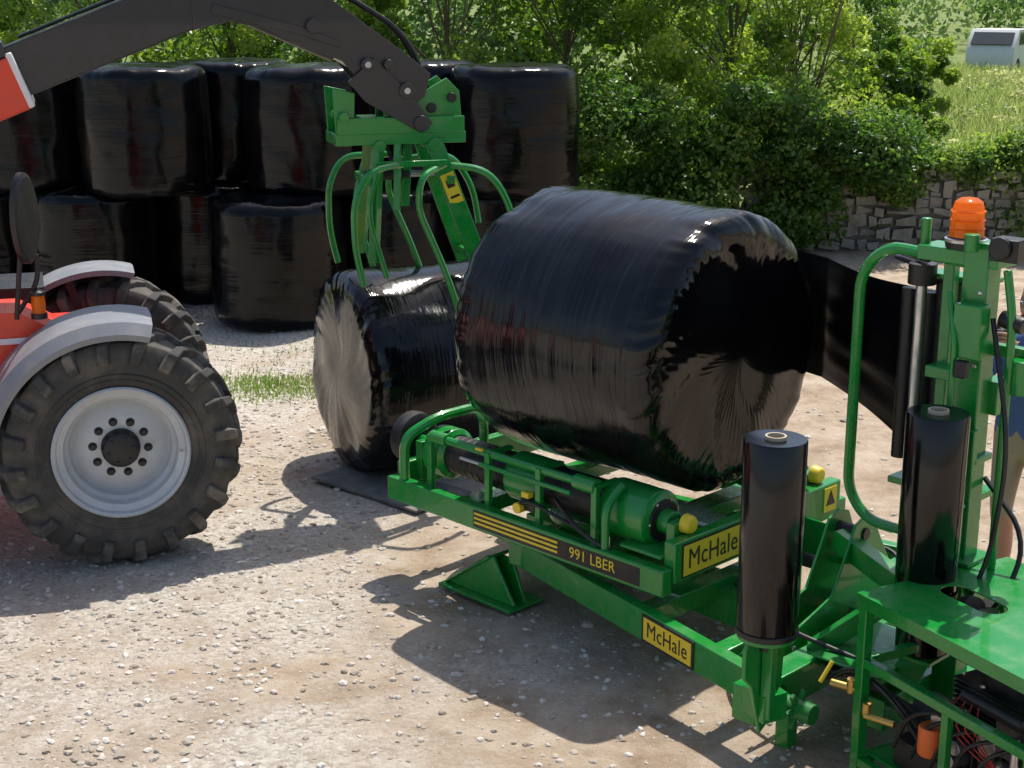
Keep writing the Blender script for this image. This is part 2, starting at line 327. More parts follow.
# wall
wr=root('stone_wall',(0,0,0)); mb=MB(MORT)
p0=Vector((3.0,18.7,0));p1=Vector((13.5,17.4,0)); d=(p1-p0).normalized(); ln=(p1-p0).length; nrm=Vector((d.y,-d.x,0))
mb.beam(p0+Vector((0,0,.55)),p1+Vector((0,0,.55)),.42,1.15)
mb.m(STONE); Rm=Matrix.Rotation(math.atan2(d.y,d.x),3,'Z')
z=.0
while z<1.12:
    h=rnd.uniform(.09,.16); s_=rnd.uniform(-.2,0)
    while s_<ln:
        w_=rnd.uniform(.08,.3); hh=h*rnd.uniform(.7,1.3); c=p0+d*(s_+w_/2)+nrm*(.17+rnd.uniform(-.04,.07)); 
        bx_=[c+Rm@(Matrix.Rotation(rnd.uniform(-.35,.35),3,'Y')@Vector((sx*w_*.47*rnd.uniform(.7,1.05),sy*.09,sz*hh*.45*rnd.uniform(.7,1.1))))+Vector((0,0,z+h/2)) for sz in(-1,1) for sy in(-1,1) for sx in(-1,1)]
        mb.add(bx_,[(0,2,3,1),(4,5,7,6),(0,1,5,4),(2,6,7,3),(0,4,6,2),(1,3,7,5)]); s_+=w_
    z+=h
mb.done('stones',wr,bevel=.025)
bl=[]
for k in range(330):
    s_=rnd.uniform(0,ln); z=rnd.choice([rnd.uniform(.75,1.25),rnd.uniform(1.0,1.35),rnd.uniform(.1,1.2)]); c=p0+d*s_+nrm*rnd.uniform(.05,.38)
    if 3.9<c.x<8.2 and z<.5+.22*math.sin(c.x*4) and rnd.random()<.75: continue
    bl.append((c.x,c.y,z,rnd.uniform(.14,.34),260,rnd.uniform(.3,.95)))
leafobj('ivy',bl,.07,IVY)
for (x,y,h,s,t) in [(6.7,27,1.9,1.1,.35),(9.0,34,2.0,1.3,.55),(10.2,45,3.2,1.7,.35),(11.3,52,1.9,1.4,.7)]:
    tree(x,y,h,s,6000,.12,t,low=.2,nb=24,name='shrub',twigs=4)
bl=[]
for k in range(200):
    y=rnd.uniform(70,110); x=rnd.uniform(-40,60); bl.append((x,y,rnd.uniform(1,9),rnd.uniform(1.6,3.6),420,rnd.uniform(.1,.85)))
leafobj('distant_woodland',bl,.42,FARLEAF)
bl=[]
for k in range(60):
    bl.append((rnd.uniform(-14,4.8),rnd.uniform(27,31),rnd.uniform(.6,6),rnd.uniform(1,1.6),500,rnd.uniform(.1,.6)))
leafobj('background_thicket',bl,.2,FARLEAF)
bl=[]
for k in range(90):
    y=rnd.uniform(22,50); x=y*rnd.uniform(.25,.42); bl.append((x,y,rnd.uniform(.0,.3),rnd.uniform(.25,.6),300,rnd.uniform(.4,1)))
leafobj('meadow_weeds',bl,.11,GRASSM)
def blades(n,xf,yf,hmin,hmax,wd):
    y=yf(n);x=xf(n,y);h=rng.uniform(hmin,hmax,n);a=rng.uniform(0,6.28,n);ln_=rng.normal(0,.3,(n,2))*h[:,None]
    z=gh(x,y);b0=np.stack([x,y,z],-1);dx=np.stack([np.cos(a)*wd,np.sin(a)*wd,0*a],-1)
    tip=b0+np.stack([ln_[:,0],ln_[:,1],h],-1); mid=(b0+tip)/2+np.stack([0*a,0*a,h*.12],-1)
    v=np.stack([b0-dx,b0+dx,mid+dx*.7,tip,mid-dx*.7],1).reshape(-1,3); return v,np.arange(5*n).reshape(n,5)
v,f=blades(34000,lambda n,y:y*rng.uniform(.2,.42,n),lambda n:19.5+35*rng.random(n)**1.3,.15,.5,.02)
npmesh('meadow_grass',v,f,GRASSM,tint=np.clip(rng.normal(.65,.2,len(f)),0,1))
v,f=blades(2600,lambda n,y:-1.95+rng.normal(0,.36,n),lambda n:11.95+rng.normal(0,.24,n),.01,.045,.005)
v2,f2=blades(700,lambda n,y:-1.2+rng.normal(0,1.6,n),lambda n:13.2+rng.normal(0,.35,n),.01,.05,.004)
npmesh('grass_tufts',np.concatenate([v,v2]),np.concatenate([f,f2+len(v)]),GRASSM,tint=np.clip(rng.normal(.35,.18,len(f)+len(f2)),0,1))

# ------------------------------------------------------------------ bales
def bale(loc,rad,h,axis=None,sr=.13,seed=0,pleat=1.,sag=0,name='wrapped_bale',twist=0,nu=150,taper=0,mat=None,bulge=.02,m=26):
    prof=[]
    for k in range(12): prof.append(((rad-sr)*k/12,-h/2,0))
    for k in range(10):
        a=math.pi/2*k/9; prof.append((rad-sr+sr*math.sin(a),-h/2+sr-sr*math.cos(a),0))
    for k in range(1,m): prof.append((rad,-h/2+sr+(h-2*sr)*k/m,1))
    prof+= [(r,-z_,s) for r,z_,s in reversed(prof[:22])]
    V=[];F=[]
    for r,z_,s in prof:
        for i in range(nu):
            t_=2*math.pi*i/nu; c,sn=math.cos(t_),math.sin(t_)
            bul=1+bulge*math.cos(math.pi*z_/h)-sag*z_/h-taper*z_/h
            q=Vector((c*1.3,sn*1.3,z_*1.4))+Vector((seed*3.1,seed,0))
            lump=noise.noise(q)*.024+noise.noise(q*2.7)*.009
            fr=r/rad
            tw=t_+twist*(1-fr)
            pn=noise.noise(Vector((math.cos(tw)*6,math.sin(tw)*6,seed+z_)))*.7+noise.noise(Vector((math.cos(tw)*14,math.sin(tw)*14,seed+7)))*.45
            pl=pn*.010*pleat*min(1,fr**1.5*1.3)*(1 if abs(z_)>h/2-sr*1.6 else .12)
            ring=noise.noise(Vector((c*.6,sn*.6,z_*14+seed)))*.004*(fr>.9)
            rr=r*bul+(lump+ring)*fr+pl*.6
            dz=(noise.noise(Vector((c*fr*2.2,sn*fr*2.2,seed+9)))*.02+pl)*(1 if z_>0 else -1)*(abs(z_)>h/2-sr)
            dome=.02*(1-fr**2)*(1 if z_>0 else -1)*(abs(z_)>=h/2-1e-3)
            V.append((rr*c,rr*sn,z_+dz+dome))
    n=len(prof)
    for j in range(n-1):
        for i in range(nu): F.append((j*nu+i,j*nu+(i+1)%nu,(j+1)*nu+(i+1)%nu,(j+1)*nu+i))
    o=npmesh(name,np.array(V),np.array(F),mat or FILM,smooth=True)
    o.location=loc; o.rotation_mode='QUATERNION'
    if axis: o.rotation_quaternion=Vector(axis).to_track_quat('Z','Y')
    else: o.rotation_quaternion=Quaternion((0,0,1),seed*1.3)@Quaternion((1,0,0),rnd.uniform(-.02,.02))
    return o
H=1.22
low=[(-2.28,14.45),(-4.23,15.1),(-3.2,15.75),(-1.25,15.15),(-.08,15.35),(-5.45,15.45),(-6.7,15.6),(-1.9,16.3)]
up=[(-3.62,14.95),(-2.93,15.95),(-1.98,14.95),(-.95,15.85),(.02,15.0),(-4.88,15.35),(-6.1,15.5)]
for k,(x,y) in enumerate(low): bale((x,y,H/2-.01),.64,H,seed=k+1,sag=.03,sr=rnd.uniform(.08,.13))
for k,(x,y) in enumerate(up): bale((x,y,H*1.5-.03),.635,H,seed=k+21,sag=.05,sr=rnd.uniform(.08,.13))
ang=R(-45.5); mx_=Vector((math.cos(ang),math.sin(ang),0)); my_=Vector((-math.sin(ang),math.cos(ang),0)); O=Vector((.47,7.63,0))
c=O+mx_*.13+my_*.11
bale((c.x,c.y,1.43),.70,1.34,axis=mx_,sr=.095,seed=41,pleat=1.9,twist=1.0,nu=300,taper=.03,mat=BIGFILM,bulge=.015,m=50)
bale((-.58,9.99,.67),.675,1.25,axis=(-.90,-.44,0),sr=.10,seed=52,pleat=1.5,twist=.8,nu=280,mat=BIGFILM,bulge=.015,m=40)
MB(MAT).box((-.80,9.35,.006),(1.0,.5,.016),Matrix.Rotation(R(-42),3,'Z')).done('rubber_mat')

# ------------------------------------------------------------------ bale wrapper
W=root('bale_wrapper',O,ang)
f=MB(GREEN)
f.box((0,-.62,.5),(1.98,.07,.13)); f.box((0,.82,.5),(1.98,.07,.13))
f.box((.965,.1,.585),(.07,1.36,.2)); f.box((-.955,.1,.56),(.07,1.36,.16))
f.box((0,.1,.5),(1.84,.22,.1)); f.box((.45,.1,.49),(.14,1.36,.08)); f.box((-.45,.1,.49),(.14,1.36,.08))
f.box((.8,-.5,.6),(.26,.2,.02)); 
f.done('table_frame',W,bevel=.008)
for ly,nm in((-.42,'near_roller'),(.63,'far_roller')):
    f=MB(BLACK); f.cyl((-.8,ly,.71),(.8,ly,.71),.105,n=36)
    f.m(GREEN)
    for a,b_,r in((.48,.79,.145),(-.82,-.66,.14),(-.2,.08,.128)): f.rev([(.0,a),(r*.8,a),(r,a+.02),(r,b_-.02),(r*.8,b_),(0,b_)],(0,ly,.71),(1,0,0),36)
    f.m(GREEN); f.cyl((.79,ly,.71),(.86,ly,.71),.06); f.cyl((-.9,ly,.71),(-.8,ly,.71),.05)
    f.box((.9,ly,.64),(.05,.16,.2)); f.box((-.9,ly,.64),(.05,.16,.22))
    f.m(YEL); f.rev([(0,.055),(.035,.05),(.045,.035),(.048,0)],(.925,ly,.73),(1,0,0),24)
    f.m(BLACK)
    for k in range(8): f.rev([(.106,-.62+k*.05),(.109,-.61+k*.05),(.106,-.6+k*.05)],(0,ly,.71),(1,0,0),36)
    f.m(STEEL)
    for k in range(6):
        a=k*math.pi/3; f.cyl((.79,ly+.1*math.cos(a),.71+.1*math.sin(a)),(.8,ly+.1*math.cos(a),.71+.1*math.sin(a)),.01,n=6)
    f.done(nm,W,bevel=.004)
f=MB(GREEN)
f.tube([(-.72,-.57,.84),(.42,-.57,.84)],.022); f.tube([(-.3,-.6,.78),(.35,-.6,.78)],.013)
f.m(STEEL); f.cyl((-.45,-.6,.78),(-.3,-.6,.78),.008)
f.m(GREEN)
f.cyl((.36,-.57,.84),(.5,-.57,.84),.04); f.cyl((-.7,-.57,.84),(-.58,-.57,.84),.034)
for x in(-.7,-.25,.12,.5): f.box((x,-.585,.7),(.035,.03,.3)); f.box((x,-.5,.845),(.035,.16,.02))
f.tube([(-.88,-.62,.56),(-.88,-.62,.8),(-.8,-.45,.9),(-.8,-.15,.9),(-.88,-.02,.78),(-.88,-.02,.56)],.028,fil=.08)
f.tube([(.6,-.62,.56),(.6,-.62,.78),(.6,-.5,.86)],.022)
f.m(YEL).cyl((.0,-.63,.62),(.0,-.57,.62),.028); f.box((.05,-.6,.7),(.05,.04,.03)); f.box((-.3,-.6,.86),(.05,.02,.012))
f.m(BLACK); f.tube([(-.05,-.6,.62),(.1,-.62,.68),(.25,-.58,.62),(.45,-.6,.6)],.01,8,.08); f.box((.05,-.58,.64),(.1,.04,.06))
f.done('roller_guard',W,bevel=.003)
f=MB(BLACK); f.rev([(0,-.06),(.11,-.06),(.145,-.04),(.15,0),(.145,.04),(.11,.06),(0,.06)],(-1.05,-.4,.72),(1,0,0),36); f.rev([(0,-.06),(.11,-.06),(.145,-.04),(.15,0),(.145,.04),(.11,.06),(0,.06)],(-1.05,.62,.72),(1,0,0),36)
f.m(GREEN).cyl((-1.12,-.4,.72),(-.9,-.4,.72),.03); f.cyl((-1.12,.62,.72),(-.9,.62,.72),.03)
f.done('end_guide_wheels',W)
# chassis
f=MB(GREEN)
f.cyl((0,.1,.12),(0,.1,.44),.24,n=40); f.cyl((0,.1,.4),(0,.1,.45),.34,n=40)
f.beam((-.55,.1,.2),(2.3,-.1,.22),.2,.18)
f.beam((-.1,-.46,.3),(1.72,-.86,.3),.07,.15); f.beam((-.1,.62,.3),(1.72,.95,.3),.07,.15)
f.beam((-.14,-.5,.3),(-.14,.66,.3),.1,.14,); f.beam((.85,-.66,.29),(.85,.78,.29),.09,.1)
f.beam((1.74,-1.02,.3),(1.74,1.0,.3),.12,.16); f.beam((1.42,-.8,.32),(1.42,.9,.32),.09,.1)
f.beam((2.1,-.6,.24),(2.1,.5,.24),.1,.14)
f.box((1.6,.3,.4),(.26,.7,.012)); f.box((1.95,-.35,.4),(.34,.5,.014))
f.prism([(-.62,.0),(-.1,.0),(-.2,.24),(-.32,.24)],'y',-.46,-.44); f.prism([(-.62,.02),(-.1,.02),(-.1,.03),(-.25,.26),(-.3,.26)],'y',-.55,-.53); f.box((-.36,-.47,.01),(.56,.26,.02))
f.beam((-.62,-.47,.02),(-.27,-.47,.26),.2,.015)
f.prism([(-.62,.0),(-.1,.0),(-.2,.24),(-.32,.24)],'y',.5,.76)
f.box((1.74,-.7,.12),(.07,.07,.28)); f.box((1.74,.85,.12),(.07,.07,.28)); f.box((1.74,.85,.01),(.2,.2,.02))
f.done('chassis',W,bevel=.007)
f=MB(GREEN)
pl=[(-.75,.3),(.3,.3),(.3,.5),(.16,.72),(.12,.8),(.04,.83),(-.04,.8),(-.09,.7),(-.2,.5),(-.55,.4)]
f.prism(pl,'x',1.46,1.475); f.prism(pl,'x',1.60,1.615)
f.m(BLACK).cyl((1.45,.04,.74),(1.625,.04,.74),.03); f.cyl((1.45,.1,.55),(1.625,.1,.55),.022); f.m(GREEN)
f.beam((1.5,.0,.7),(2.15,-.15,.55),.08,.1); f.beam((1.72,-.5,.37),(2.15,-.2,.8),.06,.08)
f.box((1.2,.45,.45),(.4,.012,.22))
f.m(STEEL).cyl((1.25,.2,.45),(1.45,.15,.55),.022); 
for y_,z_ in((-.5,.345),(-.3,.345),(.2,.36),(.22,.45)): f.cyl((1.612,y_,z_),(1.628,y_,z_),.014,n=6)
f.m(BLACK).cyl((.8,.3,.4),(1.25,.2,.45),.035)
f.done('lift_bracket',W,bevel=.004)
f=MB(DGREEN); f.cyl((1.8,-.86,.28),(1.98,-.86,.28),.045); 
for k in range(6):
    a=k*math.pi/3; f.beam((1.9,-.86,.28),(1.9,-.86+.085*math.cos(a),.28+.085*math.sin(a)),.02,.025)
f.cyl((1.76,-.86,.28),(1.8,-.86,.28),.075)
f.done('drive_coupling',W,bevel=.003)
f=MB(YEL); f.box((1.0025,-.3,.585),(.006,.44,.15))
f.m(BLACK); f.box((1.002,-.3,.585),(.003,.46,.17)); f.done('end_label',W)
text('McHale','end_label_text',.14,(1.0065,-.3,.585),(R(90),0,R(90)),BLACK,W,sx=.86)
f=MB(BLACK); f.box((.28,-.6565,.5),(1.14,.004,.09)); f.m(YEL)
f.box((0.02,-.66,.53),(.6,.004,.012)); f.box((.02,-.66,.505),(.6,.004,.012)); f.box((.02,-.66,.48),(.6,.004,.012))
f.done('side_label',W)
text('991 LBER','side_label_text',.078,(.55,-.66,.502),(R(90),0,0),YEL,W,sx=.95)
ba=math.atan2(-.4,1.82)
e=root('frame_label',(0,0,0)); e.parent=W; e.location=(1.12,-.7285-.038,.3); e.rotation_euler=(0,0,ba)
f=MB(BLACK); f.box((0,-.002,0),(.38,.004,.135)); f.m(YEL); f.box((0,-.004,0),(.35,.004,.11)); f.done('plate',e)
text('McHale','plate_text',.108,(0,-.0065,0),(R(90),0,0),BLACK,e,sx=.88)
f=MB(YEL); f.box((1.003,.68,.6),(.006,.11,.13)); f.m(BLACK).prism([(.64,.57),(.72,.57),(.68,.65)],'x',1.005,1.0085); f.done('warning_label',W)
def froll(lx,ly,z0,z1,r=.125,tail=0):
    g=MB(ROLLF); g.rev([(.04,z0),(r-.004,z0),(r,z0+.006),(r,z1-.006),(r-.004,z1),(.042,z1-.002)],(lx,ly,0),(0,0,1),48)
    g.m(CARD).rev([(.042,z1-.003),(.042,z1+.012),(.034,z1+.012),(.034,z1-.08)],(lx,ly,0),(0,0,1),24)
    g.m(BLACK).cyl((lx,ly,z0-.1),(lx,ly,z1-.05),.032)
    return g
froll(1.86,-1.05,.70,1.49).done('film_roll',W)
f=MB(GREEN); f.prism([(-1.05,.22),(-.92,.3),(-.9,.62),(-.98,.66),(-1.15,.66),(-1.17,.62),(-1.17,.5),(-1.12,.45)],'x',1.83,1.85); f.cyl((1.86,-1.05,.655),(1.86,-1.05,.675),.12); f.m(BLACK).cyl((1.86,-1.05,.675),(1.86,-1.05,.70),.128); f.m(GREEN)
f.beam((1.76,-.98,.34),(1.9,-1.02,.34),.12,.12); f.beam((1.88,-1.05,.3),(1.88,-1.05,.66),.05,.04)
f.done('spare_roll_holder',W,bevel=.004)
g=froll(2.2,-.43,.79,1.54); g.m(ROLLF).cyl((2.2,-.43,.52),(2.2,-.43,.77),.105); g.m(BLACK).cyl((2.2,-.43,.765),(2.2,-.43,.785),.13); g.done('film_roll_front',W)
f=MB(GREEN); f.beam((2.1,-.4,.3),(2.2,-.43,.5),.1,.08); f.box((2.2,-.43,.5),(.2,.2,.02)); f.done('front_roll_holder',W,bevel=.004)
# mast
f=MB(GREEN); mx0,my0=2.2,-.17
f.box((mx0,my0,1.2),(.11,.11,2.0)); f.box((mx0-.2,my0+.12,1.35),(.05,.05,1.5)); 
f.box((mx0-.09,my0+.03,2.13),(.36,.16,.06)); f.box((mx0-.1,my0+.06,.72),(.3,.2,.05)); f.box((mx0-.1,my0+.06,1.62),(.26,.1,.05))
f.box((mx0+.02,my0-.09,1.85),(.12,.08,.22)); f.box((mx0+.05,my0+.1,1.55),(.08,.12,.14))
f.tube([(mx0,my0,2.1),(mx0-.44,my0+.0,2.13),(mx0-.56,my0+.0,2.0),(mx0-.56,my0+.0,1.02),(mx0-.46,my0+.0,.9),(mx0-.1,my0+.02,.88)],.024,fil=.1)
f.tube([(mx0+.12,my0-.02,2.1),(mx0+.16,my0-.02,1.9),(mx0+.16,my0-.02,.8),(mx0+.05,my0,.7)],.018,fil=.08)
f.tube([(mx0-.08,my0-.1,2.0),(mx0-.02,my0-.14,1.8),(mx0-.02,my0-.14,1.5)],.012,fil=.05)
f.cyl((mx0,my0-.1,2.17),(mx0,my0-.1,2.24),.03); f.cyl((mx0-.28,my0+.03,2.1),(mx0-.28,my0+.03,2.26),.022)
f.box((mx0+.12,my0+.08,1.75),(.22,.05,.05)); f.cyl((mx0+.2,my0+.02,1.6),(mx0+.2,my0+.02,1.74),.05); f.box((mx0+.03,my0-.075,1.35),(.09,.04,.18)); f.box((mx0,my0,.86),(.2,.2,.02)); f.box((mx0,my0,1.3),(.15,.15,.03))
f.m(BLACK); f.box((mx0+.14,my0-.06,2.19),(.12,.1,.09)); f.cyl((mx0+.1,my0,1.9),(mx0+.2,my0,1.88),.035); f.cyl((mx0+.13,my0-.1,2.2),(mx0+.13,my0-.13,2.2),.045)
f.cyl((mx0-.3,my0+.1,2.08),(mx0-.62,my0+.36,2.06),.02); f.cyl((mx0-.3,my0+.12,2.03),(mx0-.62,my0+.38,2.01),.012)
f.box((mx0+.02,my0-.14,1.7),(.05,.04,.07))
f.m(STEEL)
for z_ in (.8,1.1,1.4,1.7,2.0): f.cyl((mx0+.03,my0-.062,z_),(mx0+.03,my0-.052,z_),.012,n=6)
f.done('mast',W,bevel=.005)
f=MB(AMB); f.rev([(.07,.0),(.067,.05),(.062,.115),(.055,.14),(.035,.155),(0,.16)],(mx0-.08,my0+.0,2.21),(0,0,1),32)
for k in range(3): f.rev([(.067,.03+k*.035),(.0715,.034+k*.035),(.066,.038+k*.035)],(mx0-.08,my0,2.21),(0,0,1),28)
f.m(STEEL).rev([(.0,.01),(.022,.01),(.03,.07),(0,.075)],(mx0-.08,my0,2.21),(0,0,1),20)
f.m(BLACK); f.rev([(0,-.045),(.08,-.045),(.085,-.02),(.075,.0),(0,.002)],(mx0-.08,my0,2.21),(0,0,1),28); f.m(STEEL).rev([(.086,-.02),(.086,-.008),(.076,-.004)],(mx0-.08,my0,2.21),(0,0,1),28)
f.done('beacon',W)
f=MB(BLACK); dx,dy=1.86,.02
f.cyl((dx,dy,1.15),(dx,dy,1.92),.05); f.cyl((dx-.1,dy+.02,1.15),(dx-.1,dy+.02,1.92),.035); f.cyl((dx+.12,dy+.05,1.1),(dx+.12,dy+.05,1.98),.1)
f.cyl((dx,dy-.06,1.96),(dx,dy-.06,2.05),.06)
f.m(STEEL).cyl((dx,dy-.06,1.3),(dx,dy-.06,1.96),.024); f.m(GREEN).box((dx+.12,dy+.02,1.07),(.42,.2,.03)); f.box((dx+.12,dy+.02,2.0),(.36,.12,.02))
f.done('film_dispenser',W,bevel=.003)
nu_,nv_=40,30; V=[];F=[]
A0=Vector((1.84,.06,0)); A1=Vector((.84,.78,0)); A2=Vector((.6,.86,0))
for i_ in range(nu_+1):
    t_=i_/nu_; p=A0.lerp(A1,min(t_/.85,1)) if t_<.85 else A1.lerp(A2,(t_-.85)/.15)
    zt=1.92+(1.84-1.92)*t_-.03*math.sin(math.pi*t_); zb=1.17+(1.2-1.17)*t_+.03*math.sin(math.pi*t_)
    for j in range(nv_+1):
        s_=j/nv_; o_=.01*noise.noise(Vector((t_*1.5,s_*9,3)))*math.sin(math.pi*min(1,t_*1.1))
        V.append((p.x+o_,p.y+o_,zb+(zt-zb)*s_))
for i_ in range(nu_):
    for j in range(nv_): k=i_*(nv_+1)+j; F.append((k,k+1,k+nv_+2,k+nv_+1))
npmesh('film_web',np.array(V),np.array(F),SHEET,W,smooth=True)
f=MB(BLACK)
for (a,b_,c_,d_) in [((2.28,-.2,1.9),(2.45,-.3,1.4),(2.4,-.3,.9),(2.3,-.4,.6)),((2.25,-.1,1.2),(2.5,-.15,1.0),(2.45,-.3,.7),(2.2,-.3,.5)),((1.2,.3,.45),(1.5,.5,.55),(1.8,.2,.4),(2.0,-.1,.45)),((.2,-.55,.7),(.5,-.68,.62),(.75,-.55,.5),(.9,-.2,.42)),((1.0,-.1,.35),(1.3,-.4,.42),(1.6,-.55,.45),(2.0,-.5,.4))]:
    f.tube([a,b_,c_,d_],.011,8,.2)
f.done('hoses',W)

# ------------------------------------------------------------------ power pack
PP=root('power_pack',(1.376,5.56,0),R(-62))
f=MB(GREEN); LX,LY,ZT=.95,.82,.85; n=64; cx0,cy0=.27,.36
inn=[];out=[]
for k in range(n):
    a=2*math.pi*k/n+.001; c_,s_=math.cos(a),math.sin(a)
    cs=1 if c_>0 else -1; inn.append((cx0+cs*.09+.065*c_,cy0+.065*s_))
    tx=((LX-cx0)/c_ if c_>0 else -cx0/c_) if abs(c_)>1e-6 else 1e9; ty=((LY-cy0)/s_ if s_>0 else -cy0/s_) if abs(s_)>1e-6 else 1e9
    t_=min(tx,ty); out.append([cx0+t_*c_,cy0+t_*s_])
for cx_,cy_ in((0,0),(LX,0),(0,LY),(LX,LY)):
    k=min(range(n),key=lambda i:(out[i][0]-cx_)**2+(out[i][1]-cy_)**2); out[k]=[cx_,cy_]
V=[(x,y,ZT) for x,y in inn]+[(x,y,ZT) for x,y in out]+[(x,y,ZT-.006) for x,y in inn]+[(x,y,ZT-.055) for x,y in out]
F=[]
for k in range(n):
    k2=(k+1)%n; F+=[(k,k2,n+k2,n+k),(2*n+k,2*n+k2,k2,k),(n+k,n+k2,3*n+k2,3*n+k)]
f.add(V,F); f.done('top_plate',PP)
f=MB(GREEN)
for x,y in((.03,.03),(LX-.03,.03),(.03,LY-.03),(LX-.03,LY-.03)): f.box((x,y,.40),(.045,.045,.79)); f.box((x,y,.005),(.1,.1,.014))
for z_ in(.56,.12):
    f.box((LX/2,.03,z_),(LX-.1,.04,.04)); f.box((LX/2,LY-.03,z_),(LX-.1,.04,.04)); f.box((.03,LY/2,z_),(.04,LY-.1,.04)); f.box((LX-.03,LY/2,z_),(.04,LY-.1,.04))
f.box((LX/2,LY/2,.15),(LX-.12,LY-.12,.012)); f.box((.5,.036,.33),(.035,.035,.42))
f.done('stand_frame',PP,bevel=.004)
f=MB(ENG); f.box((.55,.4,.34),(.42,.36,.3)); f.cyl((.55,.4,.5),(.55,.4,.7),.16); f.cyl((.3,.3,.3),(.12,.3,.3),.1); f.box((.75,.2,.5),(.18,.16,.14))
for k in range(9): f.box((.4+k*.035,.2,.36),(.012,.05,.24))
for k in range(7): f.box((.55,.4,.47+k*.02),(.4,.4,.006))
f.m(BLACK); f.box((.22,.5,.62),(.2,.2,.16)); f.cyl((.2,.4,.78),(.26,.38,.8),.05); f.box((.3,.15,.22),(.25,.12,.12)); f.cyl((.5,.12,.6),(.8,.12,.6),.03)
f.m(STEEL); f.cyl((.62,.12,.44),(.62,.2,.44),.05); f.cyl((.45,.1,.3),(.45,.2,.3),.035); f.box((.7,.14,.32),(.08,.05,.14)); f.cyl((.25,.25,.7),(.4,.25,.72),.035); f.cyl((.35,.1,.5),(.52,.12,.52),.018); f.cyl((.78,.1,.4),(.78,.1,.55),.015); f.cyl((.3,.42,.74),(.3,.42,.8),.04); f.box((.4,.12,.42),(.1,.04,.08)); f.cyl((.5,.08,.38),(.5,.12,.38),.03)
f.m(FILT); f.rev([(0,.0),(.045,.0),(.05,.01),(.05,.11),(.045,.12),(0,.12)],(.38,.08,.3),(0,0,1),24)
f.m(BRASS); f.cyl((-.1,-.02,.42),(.02,.04,.42),.016); f.cyl((-.02,.02,.4),(-.02,.02,.46),.02); f.cyl((.1,-.01,.36),(.22,.04,.36),.014); f.cyl((.1,.0,.36),(.1,.0,.41),.018)
f.m(YEL).cyl((-.12,-.06,.42),(-.12,.0,.5),.009)
f.m(WIRE)
for k in range(4): f.tube([(.5+k*.03,.1,.6),(.45+k*.06,.05,.5),(.6,.08,.4+.03*k),(.7,.12,.35)],.004,6,.06)
f.m(STEEL); 
for k in range(10): f.cyl((.38+k*.045,.19,.25+.02*(k%3)),(.38+k*.045,.165,.25+.02*(k%3)),.011,n=6)
f.done('engine',PP,bevel=.004)
f=MB(BLACK)
for k in range(6):
    y=.05+k*.05; f.tube([(-.25-.04*k,.1+.03*k,.34),(-.05,y,.5-.05*k),(.15,y+.05,.42-.03*k),(.35,y+.1,.2+.04*k)],.013,8,.12)
for k in range(5): f.tube([(.2+.1*k,.06,.25),(.3+.1*k,.04,.45),(.45+.08*k,.1,.5),(.55+.05*k,.25,.45)],.009,8,.1)
f.done('hoses',PP)

